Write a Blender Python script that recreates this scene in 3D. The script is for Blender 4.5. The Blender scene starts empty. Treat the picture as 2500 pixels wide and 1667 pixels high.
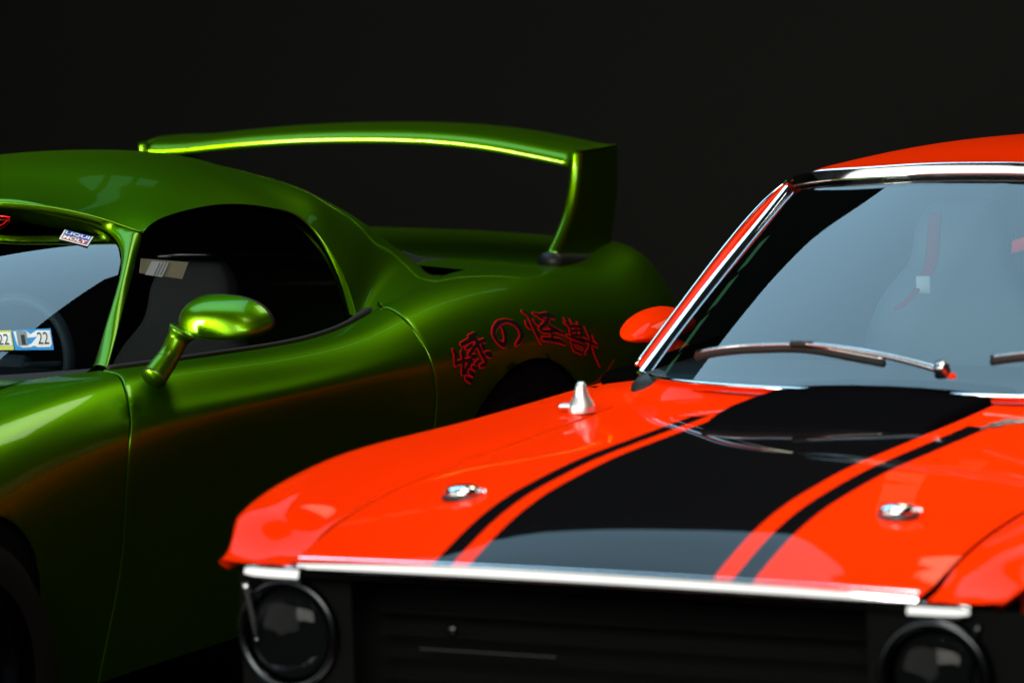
import bpy, bmesh, math
import numpy as np
from mathutils import Matrix, Vector

# ---------------------------------------------------------------- camera, world, lamps
scene = bpy.context.scene
col = scene.collection
cam_data = bpy.data.cameras.new('camera')
cam = bpy.data.objects.new('camera', cam_data)
col.objects.link(cam)
cam.matrix_world = (Matrix.Translation((0, 0, 2.473)) @ Matrix.Rotation(math.pi/2-.132, 4, 'X')
                    @ Matrix.Rotation(-.0344, 4, 'Z'))
cam_data.sensor_width = 36
cam_data.lens = 178.82
cam_data.clip_start = .1
cam_data.clip_end = 200
cam_data.dof.use_dof = True
cam_data.dof.focus_distance = 12.2
cam_data.dof.aperture_fstop = 3.0
cam_data.dof.aperture_blades = 9
scene.camera = cam

world = bpy.data.worlds.new('World')
scene.world = world
world.use_nodes = True
bg = world.node_tree.nodes['Background']
bg.inputs['Color'].default_value = (.9, .95, 1.0, 1)
bg.inputs['Strength'].default_value = .012
scene.view_settings.view_transform = 'Standard'
scene.view_settings.look = 'None'
scene.view_settings.exposure = 0
scene.view_settings.gamma = 1

def lamp(name, loc, target, sx, sy, radiance, color):
    """rectangular area lamp; its power follows from the wanted radiance"""
    d = bpy.data.lights.new(name, 'AREA')
    d.shape = 'RECTANGLE'; d.size = sx; d.size_y = sy
    d.energy = radiance*math.pi*sx*sy
    d.color = color
    o = bpy.data.objects.new(name, d); col.objects.link(o)
    o.location = loc
    o.rotation_euler = (Vector(target)-Vector(loc)).to_track_quat('-Z', 'Y').to_euler()
    return o

LAMPS = [
    # name, location, aimed at, width, height, radiance, colour
    ('door_opening_lamp', (-7.4, 5.8, 3.6), (-.5, 11.2, 1.6), 10.5, 6.6, 1.3, (1, .98, .90)),
    ('edge_highlight_lamp', (-9.0, 8.6, 2.2), (-2.2, 12.7, 1.0), 2.2, 2.8, 5.0, (1, .98, .78)),  # added source for highlights on the green car's forward edges
    ('front_high_lamp', (-1.6, 1.2, 5.6), (-.6, 11.5, 1.0), 7.0, 4.6, 7.6, (1, .98, .88)),
    ('sky_lamp', (-5.2, 19.3, 12.0), (-5.2, 19.3, 0), 12.4, 10.6, 3.2, (.44, .76, 1)),
    ('haunch_fill_lamp', (2.6, 15.6, 6.5), (-.3, 12.6, .9), 2.6, 1.7, 6.5, (1, 1, .70)),  # added fill brightening the green haunch and door top, no real window
    ('bonnet_fill_lamp', (1.0, 9.5, 4.3), (1.05, 10.0, .9), 2.4, 2.4, 1.2, (1, .97, .92)),  # added fill for the orange bonnet
]
for a in LAMPS:
    o = lamp(*a)
    if a[0] == 'bonnet_fill_lamp': o.data.spread = math.radians(52)      # added fill, narrowed to the orange car
    if a[0] == 'edge_highlight_lamp': o.data.spread = math.radians(30)
# row of high windows and a slatted vent in the wall behind, mirrored small in the green car's paint
PANES = [(-3.6, 3.1, .45, .22), (-2.9, 3.1, .45, .22), (-2.2, 3.1, .40, .22), (-1.5, 3.1, .19, .22), (-1.25, 3.1, .19, .22), (-1.0, 3.1, .19, .22),
         (-.75, 3.1, .19, .22)]
for x, z, sx, sz in PANES: lamp('high_window_lamp', (x, 16.2, z), (x, 10, z), sx, sz, .35, (.25, 1, .45))
for k in range(5): lamp('vent_window_lamp', (1.48, 16.2, 2.9+.42*k), (.8, 10, 2.5), .18, .36, .7, (.25, 1, .45))

# ---------------------------------------------------------------- scene helpers
def setp(o, label=None, cat=None, kind=None, group=None):
    if label: o['label'] = label
    if cat: o['category'] = cat
    if kind: o['kind'] = kind
    if group: o['group'] = group
    return o

def empty(name, loc, rz):
    o = bpy.data.objects.new(name, None)
    col.objects.link(o)
    o.location = loc
    o.rotation_euler = (0, 0, rz)
    o.empty_display_size = .3
    return o

def mesh_obj(name, verts, faces, mat, parent=None, smooth=True, label=None):
    me = bpy.data.meshes.new(name)
    me.from_pydata([tuple(map(float, v)) for v in verts], [], [tuple(map(int, f)) for f in faces])
    me.materials.append(mat)
    if smooth: me.polygons.foreach_set('use_smooth', [True]*len(me.polygons))
    me.update()
    o = bpy.data.objects.new(name, me)
    col.objects.link(o)
    if parent: o.parent = parent
    if label: o['label'] = label
    return o

def gridfaces(nu, nv, off=0, flip=False, close=False):
    f = []
    for i in range(nu-1):
        for j in range(nv if close else nv-1):
            a, b = off+i*nv+j, off+i*nv+(j+1) % nv
            c, d = b+nv, a+nv
            f.append((a, d, c, b) if flip else (a, b, c, d))
    return f

def grid(name, P, mat, parent, flip=False, label=None, keep=None):
    P = np.asarray(P)
    nu, nv = P.shape[:2]
    F = gridfaces(nu, nv, 0, flip)
    if keep is not None: F = [f for f in F if keep(P.reshape(-1, 3)[list(f)])]
    return mesh_obj(name, P.reshape(-1, 3), F, mat, parent, label=label)

def mir(P): return np.asarray(P)*np.array([-1, 1, 1])

def tube_geo(path, r, n=10, squash=1.0, up=(0, 0, 1), caps=True):
    path = np.asarray(path, float); m = len(path)
    r = np.full(m, r) if np.isscalar(r) else np.asarray(r, float)
    T = np.gradient(path, axis=0); T /= np.linalg.norm(T, axis=1, keepdims=True)+1e-12
    V = []
    for p, t, q in zip(path, T, r):
        s = np.cross(t, up); s /= np.linalg.norm(s)+1e-12
        w = np.cross(s, t)
        for k in range(n):
            a = 2*math.pi*k/n
            V.append(p+q*(math.cos(a)*s+squash*math.sin(a)*w))
    F = gridfaces(m, n, 0, False, True)
    if caps: F += [tuple(range(n))[::-1], tuple(range((m-1)*n, m*n))]
    return V, F

def tube(name, path, r, mat, parent, n=10, squash=1.0, up=(0, 0, 1), label=None):
    V, F = tube_geo(path, r, n, squash, up)
    return mesh_obj(name, V, F, mat, parent, label=label)

def ribbon(name, path, width, n0, mat, parent, crown=.25, label=None):
    """bright moulding: a slightly crowned strip whose face looks along n0"""
    path = np.asarray(path, float); T = np.gradient(path, axis=0); T /= np.linalg.norm(T, axis=1, keepdims=True)
    n0 = np.asarray(n0, float)/np.linalg.norm(n0)
    wv = np.cross(T, n0); wv /= np.linalg.norm(wv, axis=1, keepdims=True)
    nn = np.cross(wv, T)
    nn *= np.sign(nn @ n0)[:, None]
    w = np.broadcast_to(np.asarray(width, float), (len(path),))[:, None]
    P = np.array([path+wv*w*.5*a+nn*w*k for a, k in ((-1.02, -.45), (-1, -.08), (-.92, crown*.35), (-.6, crown*.72), (0, crown), (.6, crown*.72), (.92, crown*.35), (1, -.08), (1.02, -.45))])
    return grid(name, P, mat, parent, label=label)

def lathe(name, prof, mat, parent, centre, axis, n=40, label=None):
    """profile [(radius, offset along axis)]"""
    a = np.asarray(axis, float); a /= np.linalg.norm(a)
    s = np.cross(a, (0, 0, 1) if abs(a[2]) < .9 else (0, 1, 0)); s /= np.linalg.norm(s); w = np.cross(a, s)
    c = np.asarray(centre, float)
    V = [c+h*a+r*(math.cos(2*math.pi*k/n)*s+math.sin(2*math.pi*k/n)*w) for r, h in prof for k in range(n)]
    return mesh_obj(name, V, gridfaces(len(prof), n, 0, False, True), mat, parent, label=label)

def rbox(name, size, loc, mat, parent, bevel=.01, rot=(0, 0, 0), seg=3, label=None):
    bm = bmesh.new()
    bmesh.ops.create_cube(bm, size=1)
    bmesh.ops.scale(bm, vec=size, verts=bm.verts)
    bmesh.ops.bevel(bm, geom=bm.edges[:], offset=min(bevel, .49*min(size)), segments=seg, profile=.5, affect='EDGES')
    me = bpy.data.meshes.new(name); bm.to_mesh(me); bm.free()
    me.materials.append(mat)
    me.polygons.foreach_set('use_smooth', [True]*len(me.polygons))
    o = bpy.data.objects.new(name, me); col.objects.link(o)
    o.location = loc; o.rotation_euler = rot
    if parent: o.parent = parent
    if label: o['label'] = label
    return o

# ---------------------------------------------------------------- materials
def mat(name, base, rough=.5, metal=0., coat=0., coat_rough=.03, spec=.5, bump=None, vary=None, flake=None, edge=None):
    m = bpy.data.materials.new(name); m.use_nodes = True
    nt = m.node_tree; b = nt.nodes['Principled BSDF']
    b.inputs['Base Color'].default_value = (*base, 1)
    b.inputs['Roughness'].default_value = rough
    b.inputs['Metallic'].default_value = metal
    b.inputs['Coat Weight'].default_value = coat
    b.inputs['Coat Roughness'].default_value = coat_rough
    b.inputs['Specular IOR Level'].default_value = spec
    if edge: b.inputs['Specular Tint'].default_value = (*edge, 1)
    tc = nt.nodes.new('ShaderNodeTexCoord')
    if vary:
        sc, lo, hi = vary
        nz = nt.nodes.new('ShaderNodeTexNoise'); nz.inputs['Scale'].default_value = sc; nz.inputs['Detail'].default_value = 6
        nt.links.new(tc.outputs['Object'], nz.inputs['Vector'])
        mr = nt.nodes.new('ShaderNodeMapRange')
        mr.inputs['From Min'].default_value = .3; mr.inputs['From Max'].default_value = .7
        mr.inputs['To Min'].default_value = lo; mr.inputs['To Max'].default_value = hi
        nt.links.new(nz.outputs['Fac'], mr.inputs['Value'])
        nt.links.new(mr.outputs['Result'], b.inputs['Roughness'])
    if bump:
        sc, st, di = bump
        nz2 = nt.nodes.new('ShaderNodeTexNoise'); nz2.inputs['Scale'].default_value = sc; nz2.inputs['Detail'].default_value = 4
        nt.links.new(tc.outputs['Object'], nz2.inputs['Vector'])
        bp = nt.nodes.new('ShaderNodeBump'); bp.inputs['Strength'].default_value = st; bp.inputs['Distance'].default_value = di
        nt.links.new(nz2.outputs['Fac'], bp.inputs['Height'])
        nt.links.new(bp.outputs['Normal'], b.inputs['Normal'])
        if coat: nt.links.new(bp.outputs['Normal'], b.inputs['Coat Normal'])
    if flake:
        vo = nt.nodes.new('ShaderNodeTexVoronoi'); vo.inputs['Scale'].default_value = flake
        nt.links.new(tc.outputs['Object'], vo.inputs['Vector'])
        mx = nt.nodes.new('ShaderNodeMix'); mx.data_type = 'RGBA'; mx.blend_type = 'MULTIPLY'
        mx.inputs[0].default_value = .12
        mx.inputs[6].default_value = (*base, 1)
        nt.links.new(vo.outputs['Color'], mx.inputs[7])
        nt.links.new(mx.outputs[2], b.inputs['Base Color'])
    return m

def glass(name, tint, ior=1.6, rough=0.0):
    """thin glazing: clear tint straight through, sky and lamps mirrored by Fresnel"""
    m = bpy.data.materials.new(name); m.use_nodes = True
    nt = m.node_tree; nt.nodes.remove(nt.nodes['Principled BSDF'])
    out = nt.nodes['Material Output']
    tr = nt.nodes.new('ShaderNodeBsdfTransparent'); tr.inputs[0].default_value = (*tint, 1)
    gl = nt.nodes.new('ShaderNodeBsdfGlossy'); gl.inputs['Roughness'].default_value = rough
    fr = nt.nodes.new('ShaderNodeFresnel'); fr.inputs[0].default_value = ior
    geo = nt.nodes.new('ShaderNodeNewGeometry')          # same Fresnel from both sides of the pane
    mr = nt.nodes.new('ShaderNodeMapRange'); mr.inputs['To Min'].default_value = ior; mr.inputs['To Max'].default_value = 1/ior
    nt.links.new(geo.outputs['Backfacing'], mr.inputs['Value']); nt.links.new(mr.outputs['Result'], fr.inputs[0])
    mx = nt.nodes.new('ShaderNodeMixShader')
    nt.links.new(fr.outputs[0], mx.inputs[0])
    nt.links.new(tr.outputs[0], mx.inputs[1]); nt.links.new(gl.outputs[0], mx.inputs[2])
    nt.links.new(mx.outputs[0], out.inputs['Surface'])
    return m

M = dict(
    green=mat('green_metallic_paint', (.100, .250, .0002), rough=.37, metal=.96, coat=.32, coat_rough=.012, edge=(.07, .22, .0)),
    orange=mat('orange_paint', (.90, .028, .0005), rough=.5, coat=.18, coat_rough=.02, spec=.0, bump=(7, .04, .01)),
    stripe=mat('satin_black_paint', (.0035, .0035, .004), rough=.4, coat=.35, coat_rough=.02, spec=.0),
    chrome=mat('chrome', (.86, .88, .90), rough=.06, metal=1, vary=(30, .04, .10)),
    dullchrome=mat('dull_chrome', (.55, .56, .58), rough=.22, metal=1),
    shadechrome=mat('shaded_chrome', (.055, .06, .065), rough=.22, metal=1),  # darkened copy of the dull chrome, shade put into its colour
    black=mat('black_plastic', (.006, .006, .006), rough=.5),
    rubber=mat('black_rubber', (.007, .007, .007), rough=.75),
    dark=mat('dark_recess', (.006, .006, .006), rough=.95, spec=.0),
    lining=mat('black_headlining', (.0015, .0015, .0015), rough=.95, spec=.0),
    matte=mat('matt_black_paint', (.0025, .0025, .003), rough=.7, spec=.0),
    cloth=mat('charcoal_seat_cloth', (.004, .0042, .005), rough=.85, bump=(250, .3, .002)),
    vinyl=mat('blue_grey_vinyl', (.045, .07, .085), rough=.5, bump=(180, .25, .002)),
    tyre=mat('tyre_rubber', (.003, .003, .003), rough=.85, spec=.1),
    alloy=mat('alloy', (.03, .03, .032), rough=.3, metal=1),
    red=mat('red_vinyl', (.95, .004, .006), rough=.45),
    blackvinyl=mat('black_vinyl', (.004, .004, .006), rough=.45, spec=.3),
    white=mat('white_print', (.85, .87, .88), rough=.45),
    blue=mat('blue_print', (.01, .05, .42), rough=.45),
    cyan=mat('sky_blue_print', (.02, .28, .72), rough=.45),
    crimson=mat('crimson_print', (.40, .006, .012), rough=.45),
    lime=mat('lime_print', (.55, .60, .08), rough=.45),
    grey=mat('grey_print', (.22, .27, .30), rough=.5),
    ink=mat('black_ink', (.008, .008, .01), rough=.5),
    beige=mat('beige_view', (.42, .38, .24), rough=.7),
    lens=glass('lamp_lens', (.8, .85, .9), 1.25),
    satin=mat('satin_chrome', (.92, .92, .93), rough=.42, metal=1),
    farglass=glass('dark_far_glass', (.06, .06, .07), 1.5),  # far pane made near black to stop lamps showing through the cabin
    vglass=glass('tinted_glass', (.72, .74, .76), 1.55),
    mglass=glass('windscreen_glass', (.50, .60, .64), 1.75),
    vws=glass('windscreen_glass_dark', (.30, .36, .40), 1.85),
    floor=mat('dark_asphalt', (.006, .006, .006), rough=.95, spec=.0, bump=(60, .5, .01)),
    wall=mat('black_wall', (.006, .006, .006), rough=.98, spec=.0),
)

# ---------------------------------------------------------------- shape maths
def spl(xs, ys, xq):
    """natural cubic spline through (xs, ys), evaluated at xq (ys may be vectors)"""
    xs = np.asarray(xs, float); ys = np.asarray(ys, float); xq = np.asarray(xq, float)
    n = len(xs)
    flat = ys.reshape(n, -1)
    h = np.diff(xs)
    A = np.zeros((n, n)); B = np.zeros((n, flat.shape[1]))
    A[0, 0] = A[-1, -1] = 1
    for i in range(1, n-1):
        A[i, i-1] = h[i-1]; A[i, i] = 2*(h[i-1]+h[i]); A[i, i+1] = h[i]
        B[i] = 6*((flat[i+1]-flat[i])/h[i]-(flat[i]-flat[i-1])/h[i-1])
    M = np.linalg.solve(A, B)
    q = xq.ravel()
    i = np.clip(np.searchsorted(xs, q)-1, 0, n-2)
    a = (xs[i+1]-q)[:, None]; b = (q-xs[i])[:, None]; hh = h[i][:, None]
    r = (M[i]*a**3+M[i+1]*b**3)/(6*hh)+(flat[i]/hh-M[i]*hh/6)*a+(flat[i+1]/hh-M[i+1]*hh/6)*b
    return r.reshape(xq.shape+ys.shape[1:])

def chord(P):
    P = np.asarray(P, float)
    d = np.r_[0, np.cumsum(np.linalg.norm(np.diff(P, axis=0), axis=1))]
    return d/d[-1]

def curve(P, n):
    P = np.asarray(P, float)
    return spl(chord(P), P, np.linspace(0, 1, n))

def loft(secs, nu, nv):
    """surface through a list of section curves (each a list of 3-D points)"""
    C = np.array([curve(s, nv) for s in secs])
    t = np.mean([chord(C[:, j]) for j in (0, nv//2, nv-1)], axis=0)
    return spl(t, C, np.linspace(0, 1, nu))

# side of the green car: stations along its length, points (u, z) from the belt down to the sill
VST = [.15, .5, .9, 1.3, 1.65, 2.2, 2.7, 3.0, 3.3, 3.7, 4.0, 4.2, 4.32, 4.42, 4.5]
VSEC = np.array([
 [(.45,.62),(.55,.61),(.66,.57),(.74,.50),(.78,.42),(.78,.34),(.76,.26),(.72,.2)],
 [(.55,.76),(.66,.76),(.78,.73),(.86,.65),(.90,.55),(.90,.45),(.89,.32),(.86,.2)],
 [(.60,.86),(.70,.865),(.82,.84),(.90,.77),(.935,.68),(.925,.56),(.875,.38),(.80,.2)],
 [(.68,.91),(.745,.905),(.84,.88),(.905,.82),(.933,.745),(.91,.60),(.855,.40),(.79,.2)],
 [(.77,.908),(.805,.904),(.86,.885),(.915,.83),(.942,.768),(.905,.62),(.85,.42),(.79,.2)],
 [(.80,.879),(.825,.876),(.875,.857),(.92,.812),(.944,.768),(.912,.64),(.86,.44),(.80,.2)],
 [(.795,.876),(.83,.874),(.88,.857),(.93,.812),(.954,.757),(.935,.64),(.885,.45),(.82,.2)],
 [(.765,.912),(.81,.91),(.875,.885),(.93,.83),(.965,.75),(.958,.62),(.92,.45),(.86,.2)],
 [(.74,.928),(.79,.925),(.865,.90),(.93,.84),(.97,.75),(.968,.62),(.94,.45),(.89,.2)],
 [(.70,.905),(.76,.90),(.85,.875),(.925,.81),(.965,.73),(.97,.60),(.955,.45),(.91,.2)],
 [(.66,.872),(.73,.868),(.825,.842),(.90,.78),(.94,.70),(.945,.58),(.93,.45),(.89,.22)],
 [(.64,.885),(.71,.882),(.80,.852),(.87,.78),(.905,.70),(.91,.57),(.90,.45),(.86,.23)],
 [(.62,.896),(.69,.892),(.775,.858),(.84,.78),(.875,.69),(.88,.56),(.87,.45),(.83,.24)],
 [(.60,.855),(.665,.848),(.74,.81),(.80,.735),(.835,.65),(.845,.54),(.835,.43),(.80,.25)],
 [(.55,.72),(.61,.715),(.68,.69),(.735,.63),(.77,.56),(.78,.48),(.775,.40),(.75,.27)]])
TK = np.linspace(0, 1, 8)
def side(v, t):
    """points on the green car's left side for equal-shaped arrays v, t"""
    v = np.asarray(v, float); t = np.asarray(t, float)
    K = spl(VST, VSEC, v.ravel())                     # (n, 8, 2)
    out = np.empty((v.size, 3))
    h = TK[1]
    # spline across each section (uniform knots)
    A = np.zeros((8, 8)); A[0, 0] = A[7, 7] = 1
    for i in range(1, 7): A[i, i-1:i+2] = h, 4*h, h
    B = np.zeros_like(K); B[:, 1:7] = 6*(K[:, 2:]-2*K[:, 1:7]+K[:, :6])/h
    M = np.einsum('ij,njk->nik', np.linalg.inv(A), B)
    q = t.ravel(); i = np.clip((q/h).astype(int), 0, 6); r = np.arange(v.size)
    a = (TK[i+1]-q)[:, None]; b = (q-TK[i])[:, None]
    uz = (M[r, i]*a**3+M[r, i+1]*b**3)/(6*h)+(K[r, i]/h-M[r, i]*h/6)*a+(K[r, i+1]/h-M[r, i+1]*h/6)*b
    out[:, 0] = uz[:, 0]; out[:, 1] = v.ravel(); out[:, 2] = uz[:, 1]
    return out.reshape(v.shape+(3,))
def side_n(v, t):
    e = 1e-3
    n = np.cross(side(v, t+e)-side(v, t-e), side(v+e, t)-side(v-e, t))
    n /= np.linalg.norm(n, axis=-1, keepdims=True)
    return n*np.sign(n[..., :1]+1e-9)

# bonnet and wings of the orange car
HV = [-.03, .0, .03, .09, .15, .25, .35, .45, .64, .85, 1.05, 1.25, 1.50, 1.75]
HZ = [.757, .771, .781, .799, .816, .838, .853, .862, .874, .878, .880, .882, .888, .896]
FV = [-.03, .004, .038, .088, .139, .198, .283, .403, .56, .738, .941, 1.208, 1.508, 1.72, 1.89, 2.4]
FZ = [.728, .752, .771, .791, .814, .833, .851, .865, .872, .871, .864, .856, .852, .85, .848, .842]
FU = [.815, .83, .84, .852, .862, .872, .883, .893, .902, .908, .91, .91, .908, .906, .905, .905]
SEAM = .668
def hood(u, v):
    c = np.interp(v, [0, .05, .15, .35, .6], [.04, .07, .095, .115, .125])
    return spl(HV, HZ, v)+c*(.1122-np.asarray(u)**2)

# ================================================================ the setting
g = mesh_obj('ground', [(-40, -20, 0), (40, -20, 0), (40, 60, 0), (-40, 60, 0)], [(0, 1, 2, 3)], M['floor'], smooth=False)
setp(g, 'dark asphalt ground under the two cars', kind='structure')
w = rbox('wall', (50, .3, 5.2), (0, 16.5, 2.6), M['wall'], None, .02)
setp(w, 'black wall far behind both cars', kind='structure')

# ================================================================ green sports car
VX = empty('sports_car', (-2.4239, 10.4626, 0), -.5109)
setp(VX, 'metallic green sports car with tall rear wing and red outlined lettering', 'car')
NT = 44
def lerp_t(tab, t):
    tab = np.asarray(tab); o = np.argsort(tab[:, 1])
    return np.interp(t, tab[o, 1], tab[o, 0])
SEAM_F = [(1.665, 0.0), (1.662, 0.1), (1.6538, 0.2009), (1.612, 0.306), (1.5778, 0.3851), (1.5479, 0.4532), (1.5133, 0.5438), (1.5059, 0.577), (1.5094, 0.6355), (1.5307, 0.7197), (1.5656, 0.8154), (1.5606000000000002, 1.0)]
SEAM_R = [(2.895, 0.0), (2.8863, 0.1436), (2.8632, 0.2593), (2.8512, 0.3779), (2.8418, 0.4875), (2.8451, 0.5831), (2.8604, 0.6493), (2.8675, 0.6933), (2.8697, 0.7429), (2.8709, 0.8045), (2.8694, 0.8769), (2.8594000000000004, 1.0)]
def smooth_tab(tab):
    t = np.linspace(0, 1, 60); v = lerp_t(tab, t)
    k = np.ones(7)/7
    v = np.convolve(np.pad(v, 3, 'edge'), k, 'valid')
    return np.c_[v, t]
SEAM_F = smooth_tab(SEAM_F); SEAM_R = smooth_tab(SEAM_R)
GAP = .011
def panel(name, va, vb, n, flange, sgn, label=None, arch=None):
    t = np.linspace(0, 1, NT)
    fa, fb = va(t), vb(t)
    s = np.linspace(0, 1, n)
    Vv = fa[None, :]+(fb-fa)[None, :]*s[:, None]
    T = np.broadcast_to(t, Vv.shape)
    P = side(Vv, T)
    if arch is not None:
        cv, cz, r = arch
        d = np.hypot(P[..., 1]-cv, P[..., 2]-cz)
        snap = (d < r) & (d > r-.03)
        k = np.where(snap, r/np.maximum(d, 1e-6), 1)
        P[..., 1] = cv+(P[..., 1]-cv)*k; P[..., 2] = cz+(P[..., 2]-cz)*k
    rows = []
    if flange:
        nn = side_n(fa, t); e = side(fa, t); fwd = np.array([0, -1, 0])
        rows = [e-nn*.012+fwd*.0012, e-nn*.006+fwd*.0015, e-nn*.0025+fwd*.0012, e-nn*.0006+fwd*.0003]
        P = np.concatenate([np.array(rows), P[0:1]*.0+side(fa+.002, t)[None], P[1:]])
    if sgn < 0: P = mir(P)
    keep = None
    if arch is not None:
        keep = lambda q: not (np.hypot(q[:, 1]-cv, q[:, 2]-cz) < r-.0005).any()
    return grid(name, P, M['green'], VX, flip=sgn > 0, label=label, keep=keep)
c_ = lambda v: (lambda t: np.full_like(t, v))
sf = lambda t: lerp_t(SEAM_F, t)
sr = lambda t: lerp_t(SEAM_R, t)
for sgn in (1, -1):
    panel('front_fender', c_(.15), lambda t: sf(t)-GAP, 60, False, sgn, arch=(.87, .34, .37))
    d = panel('door', sf, lambda t: sr(t)-GAP, 60, True, sgn, 'green door skin narrowing under the wing mirror')
    panel('rear_quarter_panel', sr, c_(4.5), 90, True, sgn, 'green rear haunch over the wheel with red outlined lettering', arch=(3.31, .345, .372))
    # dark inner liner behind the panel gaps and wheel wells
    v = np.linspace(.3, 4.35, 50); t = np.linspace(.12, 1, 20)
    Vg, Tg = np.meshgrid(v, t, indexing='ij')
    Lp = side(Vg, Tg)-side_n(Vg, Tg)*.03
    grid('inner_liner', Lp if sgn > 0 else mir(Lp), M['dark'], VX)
    for ax in (.87, 3.31):
        w_ = empty('wheel', (sgn*.80, ax, .33), 0); w_.parent = VX
        tb = [(.24, -.13), (.30, -.14), (.33, -.11), (.335, 0), (.33, .11), (.30, .14), (.24, .13)]
        lathe('tyre', tb, M['tyre'], w_, (0, 0, 0), (sgn, 0, 0))
        lathe('rim', [(.0, .06), (.06, .07), (.07, .05), (.20, .10), (.235, .12), (.24, .0)], M['alloy'], w_, (0, 0, 0), (sgn, 0, 0))

# bonnet, rear deck and tail: sheets between the two crests
def between(name, va, vb, n, crown, m, label=None):
    v = np.linspace(va, vb, n); e = side(v, np.zeros(n)); s = np.linspace(-1, 1, 41)
    inner = e-side(v, np.full(n, .02)); 
    P = np.empty((n, 41, 3))
    P[..., 0] = e[:, None, 0]*s; P[..., 1] = v[:, None]
    P[..., 2] = e[:, None, 2]+crown(v)[:, None]*(1-np.abs(s)**2.4)
    return grid(name, P, m, VX, label=label)
between('bonnet', .15, 1.28, 40, lambda v: .05+.02*v, M['green'])
between('rear_deck', 3.42, 4.5, 40, lambda v: np.interp(v, [3.4, 3.7, 4.1, 4.3, 4.5], [.02, .015, .01, .02, .02]), M['green'], 'dark green rear deck below the wing')
tl = side(np.full(20, 4.5), np.linspace(0, 1, 20))
tp = np.array([tl*np.array([k, 1, 1])+np.array([0, .04*(1-k*k), 0]) for k in np.linspace(-1, 1, 21)])
grid('tail_panel', tp, M['green'], VX)
nl = side(np.full(20, .15), np.linspace(0, 1, 20))
npn = np.array([nl*np.array([k, 1, 1])-np.array([0, .15*(1-k*k), 0]) for k in np.linspace(-1, 1, 21)])
grid('nose_panel', npn, M['green'], VX)

# window outline (side glazing opening) from the pillar foot over the top to the rear corner
OUT = [(0.7697, 1.6852, 0.9088), (0.7358, 1.7691, 0.9524), (0.6884, 1.8801, 1.0130), (0.6464, 1.9798, 1.0669), (0.6035, 2.0796, 1.1220), (0.5720, 2.1560, 1.1623)]
TOP = [(0.5720, 2.1560, 1.1623), (0.5616, 2.2016, 1.1756), (0.5531, 2.2787, 1.1866), (0.5478, 2.3787, 1.1934), (0.5492, 2.4874, 1.1915), (0.5548, 2.5908, 1.1844), (0.5659, 2.6864, 1.1702), (0.5826, 2.7737, 1.1487),
       (0.5994, 2.8228, 1.1272), (0.6293, 2.8495, 1.0889), (0.6611, 2.8531, 1.0480), (0.7031, 2.8388, 0.9942), (0.7399, 2.8134, 0.9470), (0.7829, 2.7730, 0.8919)]
OUTc = curve(OUT, 40); TOPc = curve(TOP, 110)
HDR = [(0, 2.035, 1.2462), (0.3076, 2.0500, 1.2350), (0.3727, 2.0750, 1.2258), (0.4373, 2.1000, 1.2107), (0.4901, 2.1250, 1.1934), (0.5344, 2.1450, 1.1755), TOP[0]]
# roof skin: sections from the centre line out to the window outline
def sect(c, e, bulge, mid=None, n=15):
    """centre point c (u=0) to edge e, rounded shoulder"""
    s = np.linspace(0, 1, n); c = np.array(c); e = np.array(e)
    P = np.empty((n, 3))
    P[:, 0] = e[0]*s
    P[:, 1] = c[1]+(e[1]-c[1])*s**1.6
    P[:, 2] = e[2]+(c[2]-e[2])*(1-s**bulge)
    return P
hd = curve(HDR, 15)
cen = [(0, 2.30, 1.262), (0, 2.50, 1.288), (0, 2.68, 1.292), (0, 2.86, 1.282), (0, 3.0, 1.262)]
edg = [TOP[2], TOP[4], TOP[5], TOP[6], TOP[7]]
RS = [hd]+[sect(c, e, 2.6) for c, e in zip(cen, edg)]
# the same skin runs on down both rear pillars
E_ = [TOP[9], TOP[10], TOP[11], TOP[12], TOP[13], (0.7877, 2.8386, 0.8919), (0.7915, 2.9545, 0.9072), (0.7948, 3.1457, 0.9221)]
CR = [(0.4200, 3.1039, 1.1689), (0.4400, 3.1797, 1.1348), (0.4600, 3.2622, 1.0944), (0.4800, 3.3393, 1.0478), (0.5000, 3.4070, 1.0031), (0.5350, 3.4394, 0.9604), (0.5700, 3.4450, 0.9283), (0.6200, 3.4371, 0.8941)]
for e, c in zip(E_, CR):
    e = np.array(e); c = np.array(c)
    ctr = np.array([0, c[1]+.10, c[2]+.012]); q = np.array([c[0]*.5, c[1]+.075, c[2]+.010])
    m1 = c*.6+e*.4+np.array([.026, 0, .020])
    RS.append(curve([ctr, q, c, m1, e], 15))
RS = np.array(RS)
t_ = chord(RS[:, 8])
NR = 120
skin = spl(t_, RS, np.linspace(0, 1, NR))
k0 = int(NR*t_[5])+1
left = skin
full = np.concatenate([mir(left[:, :0:-1]), left], axis=1)      # 29 columns
hl_ = full[1:]*np.array([.965, 1, 1])-np.array([0, 0, .014])
hl_ = np.concatenate([hl_[:, :1]-np.array([-.01, 0, .05]), hl_], axis=1)      # far edge dropped, added to shut out lamp light
grid('headliner', hl_, M['lining'], VX)
grid('roof', full[:k0+1], M['green'], VX, label='green roof panel falling away to the rear')
IN = 7                                                        # columns of the back light each side of centre
grid('rear_pillar', left[k0:, IN:], M['green'], VX, label='green sail panel behind the side window')
grid('rear_pillar', mir(left[k0:, IN:]), M['green'], VX)
# back light between the sails
bl = full[k0:, 14-IN:14+IN+1]+np.array([0, 0, -.004])
grid('rear_window', bl, M['vglass'], VX, label='dark sloping rear window between the pillars')
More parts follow.
